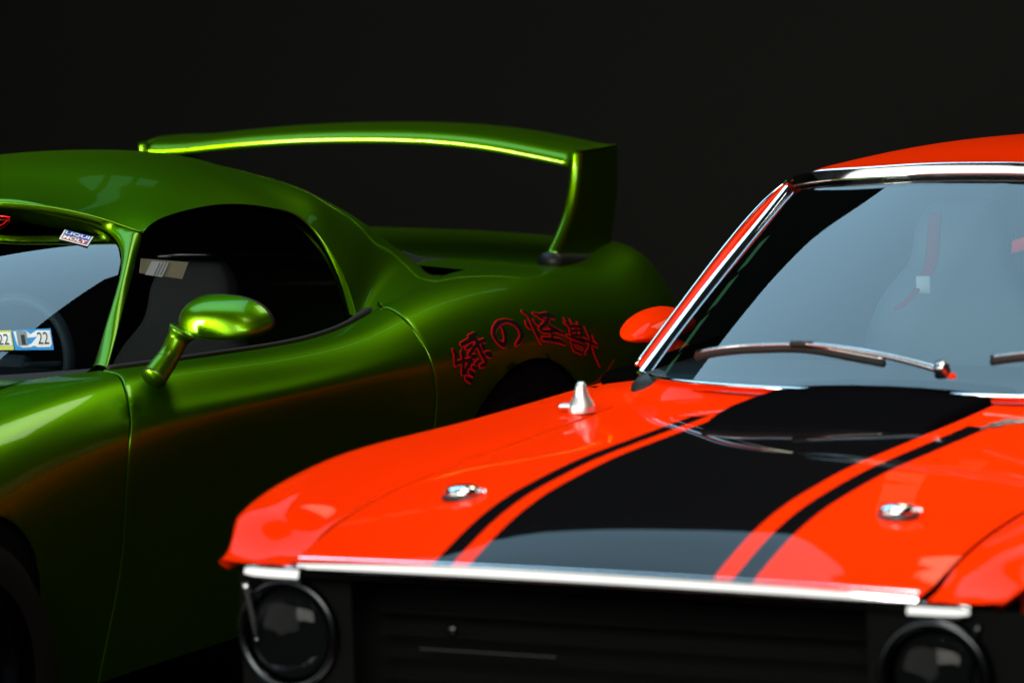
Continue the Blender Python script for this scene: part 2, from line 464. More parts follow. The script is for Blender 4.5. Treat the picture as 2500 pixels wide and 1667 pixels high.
# black strip at the foot of the rear window
bs = [(0.5000, 3.4995, 0.9611), (0.5000, 3.6157, 0.9300), (0.5000, 3.7558, 0.8980), (0.5200, 3.7309, 0.8872), (0.6000, 3.5137, 0.8777)]
bs2 = [(0.5500, 3.3993, 0.9676), (0.5700, 3.4303, 0.9322), (0.6000, 3.4197, 0.9128), (0.6200, 3.4160, 0.8988), (0.6400, 3.4123, 0.8848)]
bP = loft([bs, [tuple((np.array(a)+np.array(b))/2+np.array([0, 0, .004])) for a, b in zip(bs, bs2)], bs2], 8, 16)
for sgn in (1, -1): grid('window_foot_trim', bP if sgn > 0 else mir(bP), M['black'], VX)

# forward-facing return of the window opening, catching the light
for sgn in (1, -1):
    k = np.linspace(.60, 1, 50); A = spl(np.linspace(0, 1, len(TOPc)), TOPc, k)
    wid = np.interp(k, [.60, .66, .8, 1], [.001, .009, .019, .028])[:, None]
    B = A-wid*np.array([.62, .0, -.05])+wid*np.array([0, .05, 0])
    C_ = A+np.array([.001, .003, .001])
    P = np.stack([C_, A-np.array([0, .001, 0]), (A+B)/2-np.array([0, .001, 0]), B], 0)
    grid('window_return', P if sgn > 0 else mir(P), M['green'], VX, label='bright green edge framing the side window')
    # side glass, set in from the body plane
    bz = side(np.linspace(2.78, 1.70, 20), np.zeros(20)); bz[:, 2] -= .02; bz[:, 0] = .80-.78*(bz[:, 2]-.87)
    loopT = np.concatenate([OUTc[:-1], TOPc, bz])-np.array([.62, 0, .49])*.016
    mesh_obj('side_window', loopT if sgn > 0 else mir(loopT), [tuple(range(len(loopT)))], M['vglass' if sgn > 0 else 'farglass'], VX, smooth=False, label='dark tinted side window')
    # black weather strip along the belt
    bl_ = side(np.linspace(1.68, 2.84, 40), np.full(40, .01))+np.array([-.004, 0, .004])
    tube('belt_seal', bl_ if sgn > 0 else mir(bl_), .006, M['rubber'], VX, 8)
    tb = [(0.7896, 2.7127, 0.8771), (0.7834, 2.7823, 0.8845), (0.7753, 2.8583, 0.8941)]
    tb = curve(tb, 12)+np.array([.002, 0, .004])
    tube('corner_trim', tb if sgn > 0 else mir(tb), np.interp(np.linspace(0, 1, 12), [0, .3, .8, 1], [.003, .008, .011, .004]), M['rubber'], VX, 8)

# windscreen frame: header and pillars in one moulding
GLS = [(0.1615, 2.1563, 1.2133), (0.2804, 2.1567, 1.2039), (0.3758, 2.1549, 1.1904), (0.4448, 2.1476, 1.1760), (0.4941, 2.1304, 1.1614), (0.5301, 2.1049, 1.1465), (0.5613, 2.0721, 1.1296), (0.5915, 2.0298, 1.1080), (0.6197, 1.9778, 1.0810), (0.6417, 1.9282, 1.0538), (0.6665, 1.8617, 1.0147), (0.6850, 1.8067, 0.9791), (0.7018, 1.7564, 0.9433), (0.7173, 1.7044, 0.9042)]
OU = [(0.2435, 2.0400, 1.2387), (0.3526, 2.0700, 1.2279), (0.4315, 2.1000, 1.2116), (0.4843, 2.1250, 1.1943), (0.5286, 2.1450, 1.1763), (0.5681, 2.1373, 1.1673), (0.5788, 2.1394, 1.1536), (0.5974, 2.0949, 1.1298), (0.6251, 2.0303, 1.0942), (0.6525, 1.9663, 1.0591), (0.6884, 1.8801, 1.0130), (0.7152, 1.8178, 0.9787), (0.7415, 1.7546, 0.9450), (0.7697, 1.6852, 0.9088)]
GLS = [(0, 2.028, GLS[0][2]+.004)]+GLS; OU = [HDR[0]]+OU
k15 = np.linspace(0, 1, 15); kq = np.linspace(0, 1, 100)
gc, oc2 = spl(k15, GLS, kq), spl(k15, OU, kq)
nrm = np.array([.30, -.62, .60]); nrm = nrm/np.linalg.norm(nrm)
wdt = np.linalg.norm(oc2-gc, axis=1)[:, None]
rows = []
for k, hh in ((0, -.006), (0, .004), (.18, .17), (.45, .24), (.75, .17), (.92, .07), (1, 0)):
    rows.append(gc*(1-k)+oc2*k+nrm*(wdt*hh+.004*(1-k) if k > 0 else hh))
fr = np.array(rows)
fr = np.concatenate([fr, (oc2+np.array([-.02, .015, -.012]))[None]])
frm = np.concatenate([mir(fr[:, :0:-1]), fr], axis=1)
grid('windscreen_frame', frm, M['green'], VX, label='green windscreen pillar and header moulding')
# thin bright lip where the roof panel meets the header
lip = curve(HDR, 60)+np.array([0, -.001, .002]); lip = np.concatenate([mir(lip[:0:-1]), lip])
tube('roof_lip', lip, .0032, M['green'], VX, 8)

# windscreen glass
def wsu(k):   # k 0 centre .. 1 edge
    base = np.array([.715*k, 1.27+.42*k**2.9, .925-.018*k**2])
    top = np.array([.565*k, 2.055+.14*k**2.6, 1.205-.045*k**2.4])
    return base, top
def ws_point(k, s):
    b, t = wsu(abs(k)); p = b*(1-s)+t*s+np.array([0, -.016, .028])*4*s*(1-s)
    p = p+np.array([0, .004, -.006]);  p[0] *= 1 if k >= 0 else -1
    return p
def ws_k(s): return float(np.interp(s, [-.05, .03, .5, .73, .83, .90, .96, 1.01, 1.05, 1.10, 1.14], [1, 1, .995, .965, .935, .90, .85, .78, .67, .42, .2]))+.005
wsP = np.array([[ws_point(k*ws_k(s), s) for k in np.linspace(-1, 1, 61)] for s in np.linspace(-.05, 1.14, 40)])
grid('windscreen', wsP, M['vws'], VX, label='raked windscreen with stickers, sky mirrored in it')
# cowl: black strip under the glass and panel up to the wings
cw = np.array([[ws_point(k, -.02)+np.array([0, -.02-.05*a, .004-.012*a]) for k in np.linspace(-1, 1, 41)] for a in np.linspace(-.6, 1, 6)])
grid('cowl_seal', cw, M['rubber'], VX)
cp = []
for k in np.linspace(-1, 1, 41):
    p0 = ws_point(k, -.02)+np.array([0, -.06, -.006])
    vv = np.linspace(0, 1, 8); q = np.array([k*.72, 1.27, .93+.045*(1-abs(k)**2.4)-.018*abs(k)])
    cp.append([p0*(1-a)+q*a+np.array([0, 0, .012*math.sin(a*math.pi)]) for a in vv])
grid('cowl', np.array(cp), M['green'], VX)
wp = curve([(0.4000, 1.6788, 0.8130), (0.4500, 1.7084, 0.8330), (0.5000, 1.6746, 0.8551), (0.5200, 1.6634, 0.8690)], 16)
tube('wiper', wp, .007, M['black'], VX, 8)

# door mirror: shell, stalk with a joint ring, glass
for sgn in (1, -1):
    mc = np.array((0.9850, 1.8176, 1.0058))
    mr = empty('mirror', tuple(mc*np.array([sgn, 1, 1])), 0); mr.parent = VX
    mr['label'] = 'rounded green door mirror on a short stalk'
    nb, na = 40, 22
    V = []; 
    for i in range(na):
        a = math.pi/2*i/(na-1)           # 0 = rim, pi/2 = nose of the shell
        for j in range(nb):
            b = 2*math.pi*j/nb
            cu, cz = math.cos(b), math.sin(b)
            ex = .80
            U = .118*math.copysign(abs(cu)**ex, cu)
            Z = (.056 if cz > 0 else .036)*math.copysign(abs(cz)**(.85 if cz > 0 else .6), cz)
            Z += -.010*(cu) if cz > 0 else -.002*cu
            U *= 1-.08*max(0, cz)
            ca = math.cos(a)**.5; sa = math.sin(a)
            V.append((sgn*(U*ca+.006), .045-.085*sa+.12*Z*ca, Z*ca-.012*sa))
    Fm = gridfaces(na, nb, 0, sgn > 0, True)
    # rounded rim towards the back
    mesh_obj('mirror_shell', V, Fm, M['green'], mr)
    rim = np.array(V[:nb]); V2 = list(rim)+list(rim*np.array([.97, 1, .97])+np.array([0, .018, 0]))+list(rim*np.array([.88, 1, .88])+np.array([0, .02, 0]))
    mesh_obj('mirror_rim', V2, gridfaces(3, nb, 0, sgn < 0, True), M['black'], mr)
    gl = list(rim*np.array([.88, 1, .88])+np.array([0, .018, 0]))
    mesh_obj('mirror_glass', gl, [tuple(range(nb))], M['chrome'], mr, smooth=False)
    st = [(0.9300, 1.6287, 0.8972), (0.9320, 1.6598, 0.9193), (0.9350, 1.6876, 0.9401), (0.9400, 1.7038, 0.9607), (0.9450, 1.7147, 0.9782), (0.9550, 1.7213, 0.9965)]
    sc_ = curve(st, 26); rr = np.interp(np.linspace(0, 1, 26), [0, .35, .65, .85, 1], [.0290, .0268, .0240, .0250, .034])
    loc = (sc_-mc)
    sk = tube('mirror_stalk', loc if sgn > 0 else mir(loc), rr, M['green'], mr, 28, 1.0, (0, 1, 0))
    for q, ra in ((10, 1.02), (1, 1.05)):
        rg = loc[q:q+2]; rg = np.array([rg[0], rg[0]*.8+rg[1]*.2])
        V, F = tube_geo(rg if sgn > 0 else mir(rg), rr[q]*ra, 28, 1, (0, 1, 0))
        mesh_obj('joint_ring', V, F, M['rubber'], mr)

# rear wing: blade and two uprights
LE = [(-0.7036, 4.1000, 1.1383), (-0.5860, 4.1000, 1.1425), (-0.4622, 4.1000, 1.1550), (-0.3259, 4.1000, 1.1675), (-0.1508, 4.1000, 1.1783), (0.0482, 4.1000, 1.1836), (0.2442, 4.1000, 1.1810), (0.4371, 4.1000, 1.1649), (0.5639, 4.1000, 1.1457), (0.6746, 4.1000, 1.1275)]
le = curve(LE, 70)
air = [(0, 0), (.006, .013), (.022, .024), (.06, .033), (.12, .037), (.19, .034), (.25, .030), (.262, .027), (.25, .022), (.17, .016), (.09, .004), (.03, -.006), (.008, -.007)]
airc = np.array(air)
ap = []
for a, b in zip(range(len(air)), range(1, len(air)+1)):
    ap.append(airc[a])
ap = curve(np.vstack([airc, airc[:1]]), 50)[:-1]
V = [p+np.array([0, q[0], q[1]]) for p in le for q in ap]
Fw = gridfaces(len(le), len(ap), 0, False, True)+[tuple(range(len(ap))), tuple(range((len(le)-1)*len(ap), len(le)*len(ap)))[::-1]]
wg = empty('rear_wing', (0, 4.1, .9), 0); wg.parent = VX; wg['label'] = 'tall green rear wing arched across the tail'
mesh_obj('wing_blade', [p-np.array([0, 4.1, .9]) for p in V], Fw, M['green'], wg)
for sgn in (1, -1):
    lead = curve([(0.7006, 4.0920, 1.1688), (0.6985, 4.0880, 1.1225), (0.6989, 4.0750, 1.0794), (0.6976, 4.0450, 1.0159), (0.6948, 4.0000, 0.9597), (0.6887, 3.9500, 0.9077)], 30)
    trl = curve([(0.6798, 4.3700, 1.1589), (0.6809, 4.3700, 1.0820), (0.6800, 4.3600, 1.0150), (0.6793, 4.3400, 0.9491), (0.6803, 4.3200, 0.8947), (0.6845, 4.3000, 0.8609)], 30)
    if sgn < 0: lead, trl = mir(lead), mir(trl)
    V = []; n = 28
    for p, q in zip(lead, trl):
        ax = q-p; ln = np.linalg.norm(ax); ax /= ln
        s = np.cross(ax, (0, 0, 1)); s /= np.linalg.norm(s)
        for k in range(n):
            a = 2*math.pi*k/n
            x = (.5-.5*math.cos(a))**1.5; th = .0165*min(1, (x/.035)**.5)*(1-x)**.45
            V.append(p+ax*ln*x+s*th*math.copysign(1, math.sin(a))*(1 if abs(math.sin(a)) > 1e-6 else 0))
    F = gridfaces(30, n, 0, False, True)+[tuple(range(n)), tuple(range(29*n, 30*n))[::-1]]
    mesh_obj('wing_upright', [p-np.array([0, 4.1, .9]) for p in V], F, M['green'], wg)
    ft = np.array([(lead[-1]*(1-k)+trl[-1]*k) for k in np.linspace(-.02, 1.02, 14)])-np.array([0, 4.1, .9])
    tube('wing_foot', ft-np.array([0, 0, .025]), .034, M['black'], wg, 12, .8)

# cabin
def seat(parent, u, v, m, s=1.0, z0=.30):
    e = empty('seat', (u, v, z0), 0); e.parent = parent
    P = []
    for z, y, w_, th in ((.10, .05, .22, .10), (.30, .10, .24, .11), (.50, .16, .23, .10), (.64, .20, .19, .09), (.72, .225, .13, .08), (.80, .25, .12, .08), (.86, .265, .08, .05)):
        P.append([(w_*s*math.copysign(abs(math.cos(a))**.6, math.cos(a)), y+th/2*math.copysign(abs(math.sin(a))**.6, math.sin(a)), z*s) for a in np.linspace(0, 2*math.pi, 24, endpoint=False)])
    P = np.array(P); P = spl(np.linspace(0, 1, 7), P, np.linspace(0, 1, 26))
    F = gridfaces(26, 24, 0, False, True)+[tuple(range(25*24, 26*24))]
    mesh_obj('backrest', P.reshape(-1, 3), F, m, e)
    rbox('cushion', (.48*s, .5, .14), (0, -.2, .10), m, e, .05)
    return e
for u in (.36, -.36): seat(VX, u, 2.45, M['cloth'], 1.0, .16)
rbox('dashboard', (1.30, .36, .16), (0, 1.58, .82), M['cloth'], VX, .06)
sw = empty('steering_wheel', (.36, 1.86, .86), 0); sw.parent = VX; sw.rotation_euler = (math.radians(68), 0, 0)
ring = [(.18*math.cos(a), .18*math.sin(a), 0) for a in np.linspace(0, 2*math.pi, 49)]
tube('wheel_rim', ring, .015, M['vinyl'], sw, 10)
rbox('wheel_hub', (.12, .09, .04), (0, 0, -.01), M['vinyl'], sw, .015)
for a in (0, math.pi, -math.pi/2):
    tube('wheel_spoke', [(.04*math.cos(a), .04*math.sin(a), 0), (.175*math.cos(a), .175*math.sin(a), 0)], .012, M['vinyl'], sw, 8)
# added panel and sheet standing for the lit view through the far window
def flat(name, quad, m, parent, lift=0., label=None):
    q = np.array(quad); n = np.cross(q[1]-q[0], q[3]-q[0]); n /= np.linalg.norm(n)
    o = tocam_sign(n, q[0])
    th = .002
    V = list(q+n*o*lift)+list(q+n*o*(lift-th))
    return mesh_obj(name, V, [(0, 1, 2, 3), (7, 6, 5, 4), (0, 4, 5, 1), (1, 5, 6, 2), (2, 6, 7, 3), (3, 7, 4, 0)], m, parent, smooth=False, label=label)
def tocam_sign(n, p):      # outward for this car: towards the front left
    return 1 if n @ np.array([7.2, -7.9, 2.4]) > 0 else -1
flat('far_view_panel', [(0.5776, 2.1356, 1.1039), (0.5999, 2.3065, 1.0753), (0.6246, 2.2380, 1.0436), (0.5998, 2.0921, 1.0753)], M['beige'], VX, label='beige panel with a white sheet, standing for the view through the far window')
flat('paper_sheet', [(0.5903, 2.1618, 1.0952), (0.5988, 2.2216, 1.0844), (0.6194, 2.1589, 1.0580), (0.6096, 2.1017, 1.0705)], M['white'], VX)
for k in range(4):
    a = np.array((0.5991, 2.1819, 1.0891)); b = np.array((0.6167, 2.1279, 1.0666)); s = np.array([0, .006, 0])
    o_ = np.array([0, .014*k, -.0012*k])
    flat('printed_line', [a+o_, a+o_+s*.6, b+o_+s*.6, b+o_], M['grey'], VX)

# stickers on the windscreen, each with its print
def sticker(name, quad, m, label):
    q = np.array(quad); e = empty(name, tuple(q[3]), 0); e.parent = VX; e['label'] = label
    return e, q
def on_quad(q, a, b, lift=0.):     # a 0..1 along, b 0..1 up from the lower left corner q[3]
    n = np.cross(q[2]-q[3], q[0]-q[3]); n /= np.linalg.norm(n); n *= tocam_sign(n, q[0])
    lo = q[3]*(1-a)+q[2]*a; hi = q[0]*(1-a)+q[1]*a
    return lo*(1-b)+hi*b+n*lift
def patch(name, e, q, pts, lift, m):
    V = [on_quad(q, a, b, lift)-q[3] for a, b in pts]
    return mesh_obj(name, V, [tuple(range(len(V)))], m, e, smooth=False)
def letters(name, e, q, text, a0, a1, b0, b1, lift, m, bold=.0):
    cu = bpy.data.curves.new(name, 'FONT'); cu.body = text; cu.size = 1; cu.offset = bold; cu.resolution_u = 3
    to = bpy.data.objects.new(name, cu); col.objects.link(to)
    dg = bpy.context.evaluated_depsgraph_get(); dg.update()
    me0 = to.evaluated_get(dg).to_mesh()
    vs = np.array([v.co[:] for v in me0.vertices]); fs = [tuple(p.vertices) for p in me0.polygons]
    to.to_mesh_clear() if hasattr(to, 'to_mesh_clear') else None
    bpy.data.objects.remove(to); bpy.data.curves.remove(cu)
    lo, hi = vs.min(0), vs.max(0)
    V = [on_quad(q, a0+(a1-a0)*(p[0]-lo[0])/(hi[0]-lo[0]), b0+(b1-b0)*(p[1]-lo[1])/(hi[1]-lo[1]), lift)-q[3] for p in vs]
    return mesh_obj(name, V, fs, m, e, smooth=False)
sq = lambda a0, a1, b0, b1: [(a0, b0), (a1, b0), (a1, b1), (a0, b1)]
e, q = sticker('sticker', [(0.3992, 2.0802, 1.1727), (0.4777, 2.0843, 1.1564), (0.4946, 2.0315, 1.1404), (0.4195, 2.0245, 1.1570)], None, 'small blue and red sticker high in the windscreen corner')
patch('sticker_base', e, q, sq(0, 1, 0, 1), .003, M['white'])
patch('blue_field', e, q, sq(.055, .95, .50, .99), .0036, M['blue'])
patch('red_field', e, q, sq(.055, .95, .07, .49), .0036, M['crimson'])
letters('lettering', e, q, 'LIQUI', .09, .92, .55, .90, .0042, M['white'], .03)
letters('lettering', e, q, 'MOLY', .09, .92, .12, .46, .0042, M['white'], .03)
e, q = sticker('sticker', [(0.5402, 1.6378, 0.9935), (0.6016, 1.7062, 0.9905), (0.6378, 1.6628, 0.9479), (0.5773, 1.5940, 0.9540)], None, 'white and sky blue inspection sticker reading 1 22')
patch('sticker_base', e, q, sq(0, 1, 0, 1), .003, M['cyan'])
patch('white_field', e, q, [(.08, .22), (.2, .12), (.42, .13), (.5, .2), (.6, .12), (.92, .13), (.97, .28), (.97, .90), (.62, .92), (.46, .75), (.36, .95), (.03, .92)], .0036, M['white'])
patch('grey_field', e, q, sq(.10, .36, .20, .93), .0042, M['grey'])
letters('lettering', e, q, '1', .20, .30, .24, .72, .0048, M['ink'], .02)
letters('lettering', e, q, '22', .62, .90, .25, .82, .0048, M['ink'], .0)
e, q = sticker('sticker', [(0.4733, 1.5762, 0.9955), (0.5395, 1.6363, 0.9932), (0.5756, 1.5931, 0.9546), (0.5115, 1.5317, 0.9591)], None, 'white and lime inspection sticker cut off by the left edge')
patch('sticker_base', e, q, sq(0, 1, 0, 1), .003, M['lime'])
patch('white_field', e, q, sq(.04, .97, .22, .88), .0036, M['white'])
letters('lettering', e, q, '22', .62, .90, .25, .80, .0048, M['ink'], .0)
bn = [(0.1560, 2.0855, 1.2011), (0.2166, 2.0893, 1.1981), (0.2366, 2.0896, 1.1965), (0.2442, 2.0696, 1.1920), (0.2500, 2.0400, 1.1855), (0.2491, 2.0274, 1.1830), (0.2384, 1.9648, 1.1701)]
bn = np.array(bn); 
tube('banner_outline', np.vstack([bn, bn[:1]])+np.array([.001, -.002, .004]), .0014, M['red'], VX, 6, label='red outlined banner letter at the top of the windscreen')
slot = np.array([(0.5991, 1.5770, 0.9325), (0.6556, 1.6465, 0.9270)])+np.array([0, -.001, .002])
tube('dash_label', curve([slot[0], (slot[0]+slot[1])/2, slot[1]], 8)+np.array([0, .02, -.012]), .0075, M['vinyl'], VX, 8, label='pale strip on the dash top behind the windscreen foot')

# lettering on the rear haunch, laid on the skin
KANJI = [
  [[(3.0450, 0.4822, 0.00418), (3.0802, 0.4795, 0.00491)], [(2.9951, 0.5016, 0.00369), (3.0342, 0.4951, 0.00393), (3.0677, 0.4914, 0.00393)], [(3.0698, 0.4789, 0.00491), (3.0688, 0.5209, 0.00491), (3.0723, 0.5515, 0.00516), (3.0887, 0.5836, 0.00491), (3.0811, 0.5929, 0.00393), (3.0583, 0.5916, 0.00295)], [(3.0093, 0.5219, 0.00246), (3.0424, 0.5144, 0.00319)], [(3.0770, 0.5117, 0.00295), (3.1084, 0.5120, 0.00369)], [(3.0883, 0.5255, 0.00491), (3.0863, 0.5429, 0.00442)], [(3.0899, 0.5572, 0.00319), (3.1094, 0.5635, 0.00590), (3.1178, 0.5682, 0.00491)], [(3.0106, 0.5492, 0.00295), (3.0414, 0.5302, 0.00369), (3.0673, 0.5158, 0.00344)], [(3.0226, 0.5559, 0.00369), (3.0437, 0.5585, 0.00418)], [(3.0328, 0.5843, 0.00319), (3.0546, 0.5752, 0.00344)], [(2.9496, 0.5145, 0.00418), (2.9548, 0.5273, 0.00467), (2.9447, 0.5598, 0.00442)], [(2.9404, 0.5669, 0.00369), (2.9655, 0.5636, 0.00344), (2.9883, 0.5630, 0.00344)], [(2.9869, 0.5295, 0.00491), (2.9803, 0.5649, 0.00442), (2.9710, 0.6022, 0.00491)], [(3.0155, 0.5678, 0.00442), (2.9993, 0.5815, 0.00442), (2.9775, 0.6031, 0.00393)], [(2.9882, 0.5635, 0.00295), (3.0198, 0.5659, 0.00369)], [(3.0187, 0.5891, 0.00344), (3.0352, 0.5982, 0.00418)], [(3.0020, 0.6012, 0.00393), (3.0224, 0.6120, 0.00491)], [(2.9840, 0.6169, 0.00344), (3.0103, 0.6285, 0.00491)]],
  [[(3.2107, 0.4754, 0.00246), (3.2156, 0.4981, 0.00541), (3.2079, 0.5273, 0.00541), (3.1936, 0.5487, 0.00491), (3.1798, 0.5433, 0.00491), (3.1629, 0.5268, 0.00418), (3.1564, 0.5037, 0.00442), (3.1754, 0.4786, 0.00467), (3.2096, 0.4612, 0.00442), (3.2457, 0.4619, 0.00344), (3.2763, 0.4776, 0.00491), (3.2913, 0.5042, 0.00639), (3.2904, 0.5284, 0.00688), (3.2785, 0.5435, 0.00541), (3.2469, 0.5572, 0.00197)]],
  [[(3.3450, 0.4392, 0.00221), (3.3636, 0.4628, 0.00418), (3.3593, 0.5035, 0.00418), (3.3630, 0.5378, 0.00393), (3.3748, 0.5714, 0.00270)], [(3.3353, 0.4846, 0.00221), (3.3357, 0.4979, 0.00541), (3.3395, 0.5113, 0.00344)], [(3.3738, 0.4843, 0.00197), (3.3823, 0.4958, 0.00369), (3.3940, 0.5084, 0.00147)], [(3.3915, 0.4582, 0.00246), (3.4202, 0.4714, 0.00393), (3.4624, 0.4710, 0.00491), (3.4799, 0.4904, 0.00295)], [(3.4632, 0.4777, 0.00442), (3.4352, 0.5019, 0.00418), (3.3843, 0.5232, 0.00344)], [(3.4051, 0.4753, 0.00147), (3.4358, 0.4935, 0.00197)], [(3.4325, 0.5146, 0.00344), (3.4673, 0.5396, 0.00442), (3.5033, 0.5572, 0.00197)], [(3.3906, 0.5318, 0.00295), (3.4254, 0.5384, 0.00295), (3.4624, 0.5411, 0.00246)], [(3.4425, 0.5286, 0.00344), (3.4342, 0.5652, 0.00393)], [(3.3841, 0.5581, 0.00344), (3.4313, 0.5675, 0.00393), (3.4712, 0.5765, 0.00418), (3.4997, 0.5906, 0.00197)]],
  [[(3.5324, 0.4961, 0.00147), (3.5376, 0.5142, 0.00246), (3.5445, 0.5266, 0.00221)], [(3.5618, 0.5061, 0.00147), (3.5690, 0.5280, 0.00197)], [(3.5929, 0.5211, 0.00147), (3.6026, 0.5352, 0.00197)], [(3.5232, 0.5127, 0.00123), (3.5410, 0.5295, 0.00197)], [(3.5402, 0.5311, 0.00295), (3.6012, 0.5383, 0.00295)], [(3.5425, 0.5376, 0.00295), (3.5405, 0.5626, 0.00319)], [(3.5717, 0.5374, 0.00246), (3.5682, 0.5694, 0.00270)], [(3.6050, 0.5370, 0.00270), (3.5921, 0.5701, 0.00270)], [(3.5431, 0.5499, 0.00221), (3.5984, 0.5526, 0.00221)], [(3.5402, 0.5634, 0.00246), (3.5973, 0.5718, 0.00270)], [(3.5130, 0.5639, 0.00147), (3.5616, 0.5795, 0.00319), (3.6068, 0.5944, 0.00270)], [(3.5336, 0.5820, 0.00221), (3.5393, 0.6093, 0.00295), (3.5875, 0.6250, 0.00270)], [(3.5375, 0.5874, 0.00246), (3.6000, 0.6047, 0.00270), (3.5930, 0.6238, 0.00270)], [(3.6240, 0.5432, 0.00123), (3.6367, 0.5691, 0.00344), (3.6428, 0.5954, 0.00319), (3.6245, 0.6179, 0.00295), (3.6042, 0.6268, 0.00197)], [(3.5797, 0.5784, 0.00197), (3.6422, 0.5983, 0.00319), (3.6810, 0.6105, 0.00147)], [(3.6571, 0.5771, 0.00098), (3.6652, 0.5891, 0.00221), (3.6805, 0.6021, 0.00123)], [(3.6478, 0.6100, 0.00123), (3.6587, 0.6333, 0.00172), (3.6877, 0.6661, 0.00197)]],
  [[(3.6142, 0.7158, 0.00059), (3.6633, 0.7086, 0.00059), (3.6910, 0.7039, 0.00059), (3.6911, 0.6952, 0.00059), (3.7242, 0.6885, 0.00059), (3.7776, 0.6514, 0.00059)], [(3.6683, 0.7375, 0.00059), (3.7238, 0.7128, 0.00059), (3.7754, 0.6814, 0.00059)]]]
def strokes(name, chars, grow, lift, m, label=None):
    V, F = [], []; step = 0
    for path in chars:
        vt = np.array([p[:2] for p in path]); r = np.array([p[2] for p in path])*1.40+grow
        n = max(4, len(path)*5)
        if len(path) > 2:
            c = chord(np.c_[vt[:, 0], vt[:, 1]*.8]); k = np.linspace(0, 1, n)
            vt = np.stack([np.interp(k, c, vt[:, 0]), np.interp(k, c, vt[:, 1])], 1); r = np.interp(k, c, r)
            for _ in range(2):
                vt[1:-1] = (vt[:-2]+2*vt[1:-1]+vt[2:])/4
        else:
            k = np.linspace(0, 1, 5); vt = np.stack([vt[0, 0]+(vt[1, 0]-vt[0, 0])*k, vt[0, 1]+(vt[1, 1]-vt[0, 1])*k], 1); r = np.interp(k, [0, 1], r)
        P = side(vt[:, 0], vt[:, 1]); N = side_n(vt[:, 0], vt[:, 1])
        T = np.gradient(P, axis=0); T /= np.linalg.norm(T, axis=1, keepdims=True)+1e-9
        S = np.cross(N, T)
        lf = lift+step*.00006; step += 1
        base = len(V)
        pr = []
        h0 = [P[0]-T[0]*r[0]*.9]; h1 = [P[-1]+T[-1]*r[-1]*.9]
        for i in range(len(P)): pr.append((P[i]+S[i]*r[i], P[i]-S[i]*r[i]))
        V.append(h0[0]+N[0]*lf)
        for (a, b), nn in zip(pr, N): V += [a+nn*lf, b+nn*lf]
        V.append(h1[0]+N[-1]*lf)
        k = len(pr)
        F.append((base, base+1, base+2))
        for i in range(k-1):
            o = base+1+2*i; F.append((o, o+2, o+3, o+1))
        F.append((base+2*k-1, base+2*k+1, base+2*k))
    return V, F
for ch in KANJI[:4]:
    e = empty('letter', (0, 0, 0), 0); e.parent = VX
    V, F = strokes('x', ch, .0031, .0008, None); mesh_obj('red_outline', V, F, M['red'], e, smooth=False)
    V, F = strokes('x', ch, 0, .0032, None); mesh_obj('black_stroke', V, F, M['blackvinyl'], e, smooth=False)
for ln in KANJI[4]:
    V, F = strokes('x', [ln], 0, .001, None); mesh_obj('red_pinstripe', V, F, M['red'], VX, smooth=False)

# ================================================================ orange muscle car
MX = empty('muscle_car', (.1386, 9.4795, 0), -.4728)
setp(MX, 'orange muscle car with black bonnet stripes and chrome trim', 'car')
# bonnet skin in bands: the painted bands and the stripes are cut from one surface
HB = 1.50
def band(name, ua, ub, va, vb, m, parent, nu=8, nv=60, label=None):
    """ua, ub: functions of v"""
    s = np.linspace(0, 1, nv); v = va+(vb-va)*s**1.35
    P = np.empty((nv, nu, 3))
    for i, vv in enumerate(v):
        u = np.linspace(ua(vv), ub(vv), nu)
        P[i, :, 0] = u; P[i, :, 1] = vv; P[i, :, 2] = hood(u, vv)
    P[..., 1] += .035*(P[..., 0]/.67)**2*np.clip(1-P[..., 1]/.5, 0, 1)-.02   # plan curve of the nose
    return P
# panel edge rolls down at the nose
hb = empty('bonnet', (0, 0, 0), 0); hb.parent = MX; hb['label'] = 'orange bonnet with wide black centre band and edge stripes'
k_ = lambda c: (lambda v: c)
def addband(name, a, b, va, vb, m, nu=8, label=None):
    P = band(name, k_(a), k_(b), va, vb, M[m], None, nu)
    return grid(name, P, M[m], hb, label=label)
EDGE = SEAM-.004
addband('skin', -EDGE, -.337, -.005, HB, 'orange', 14)
addband('skin', .337, EDGE, -.005, HB, 'orange', 14)
for s in (1, -1):
    a, b = sorted((s*.294, s*.337)); 
    addband('edge_stripe', a, b, -.005, 1.20, 'stripe', 4, 'black stripe along the bonnet band')
    addband('skin', a, b, 1.20, HB, 'orange', 4)
    a, b = sorted((s*.257, s*.294)); addband('pin_line', a, b, -.005, HB, 'orange', 4)
addband('centre_band', -.257, .257, -.005, HB, 'stripe', 22, 'wide satin black band down the bonnet')
# raised scoop at the rear of the bonnet
SCV = [1.035, 1.06, 1.09, 1.13, 1.2, 1.3, 1.44, 1.56, 1.62]; SCH = [-.003, .003, .011, .018, .024, .024, .020, .013, .006]
prof = []
for v in np.linspace(1.035, 1.62, 40):
    hgt = float(np.interp(v, SCV, SCH)); z0 = float(hood(.25, min(v, 1.6)))
    row = []
    for s, k in ((-1.04, 0), (-1.02, .5), (-1.0, .92), (-.95, 1), (-.6, 1.04), (-.3, 1.06), (0, 1.06), (.3, 1.06), (.6, 1.04), (.95, 1), (1.0, .92), (1.02, .5), (1.04, 0)):
        row.append((.243*s, v-.02, z0-.002+hgt*k+.010*(1-min(1, s*s))))
    prof.append(row)
prof = np.array(prof)
grid('bonnet_scoop', prof, M['matte'], MX, label='low raised black scoop at the rear of the bonnet')
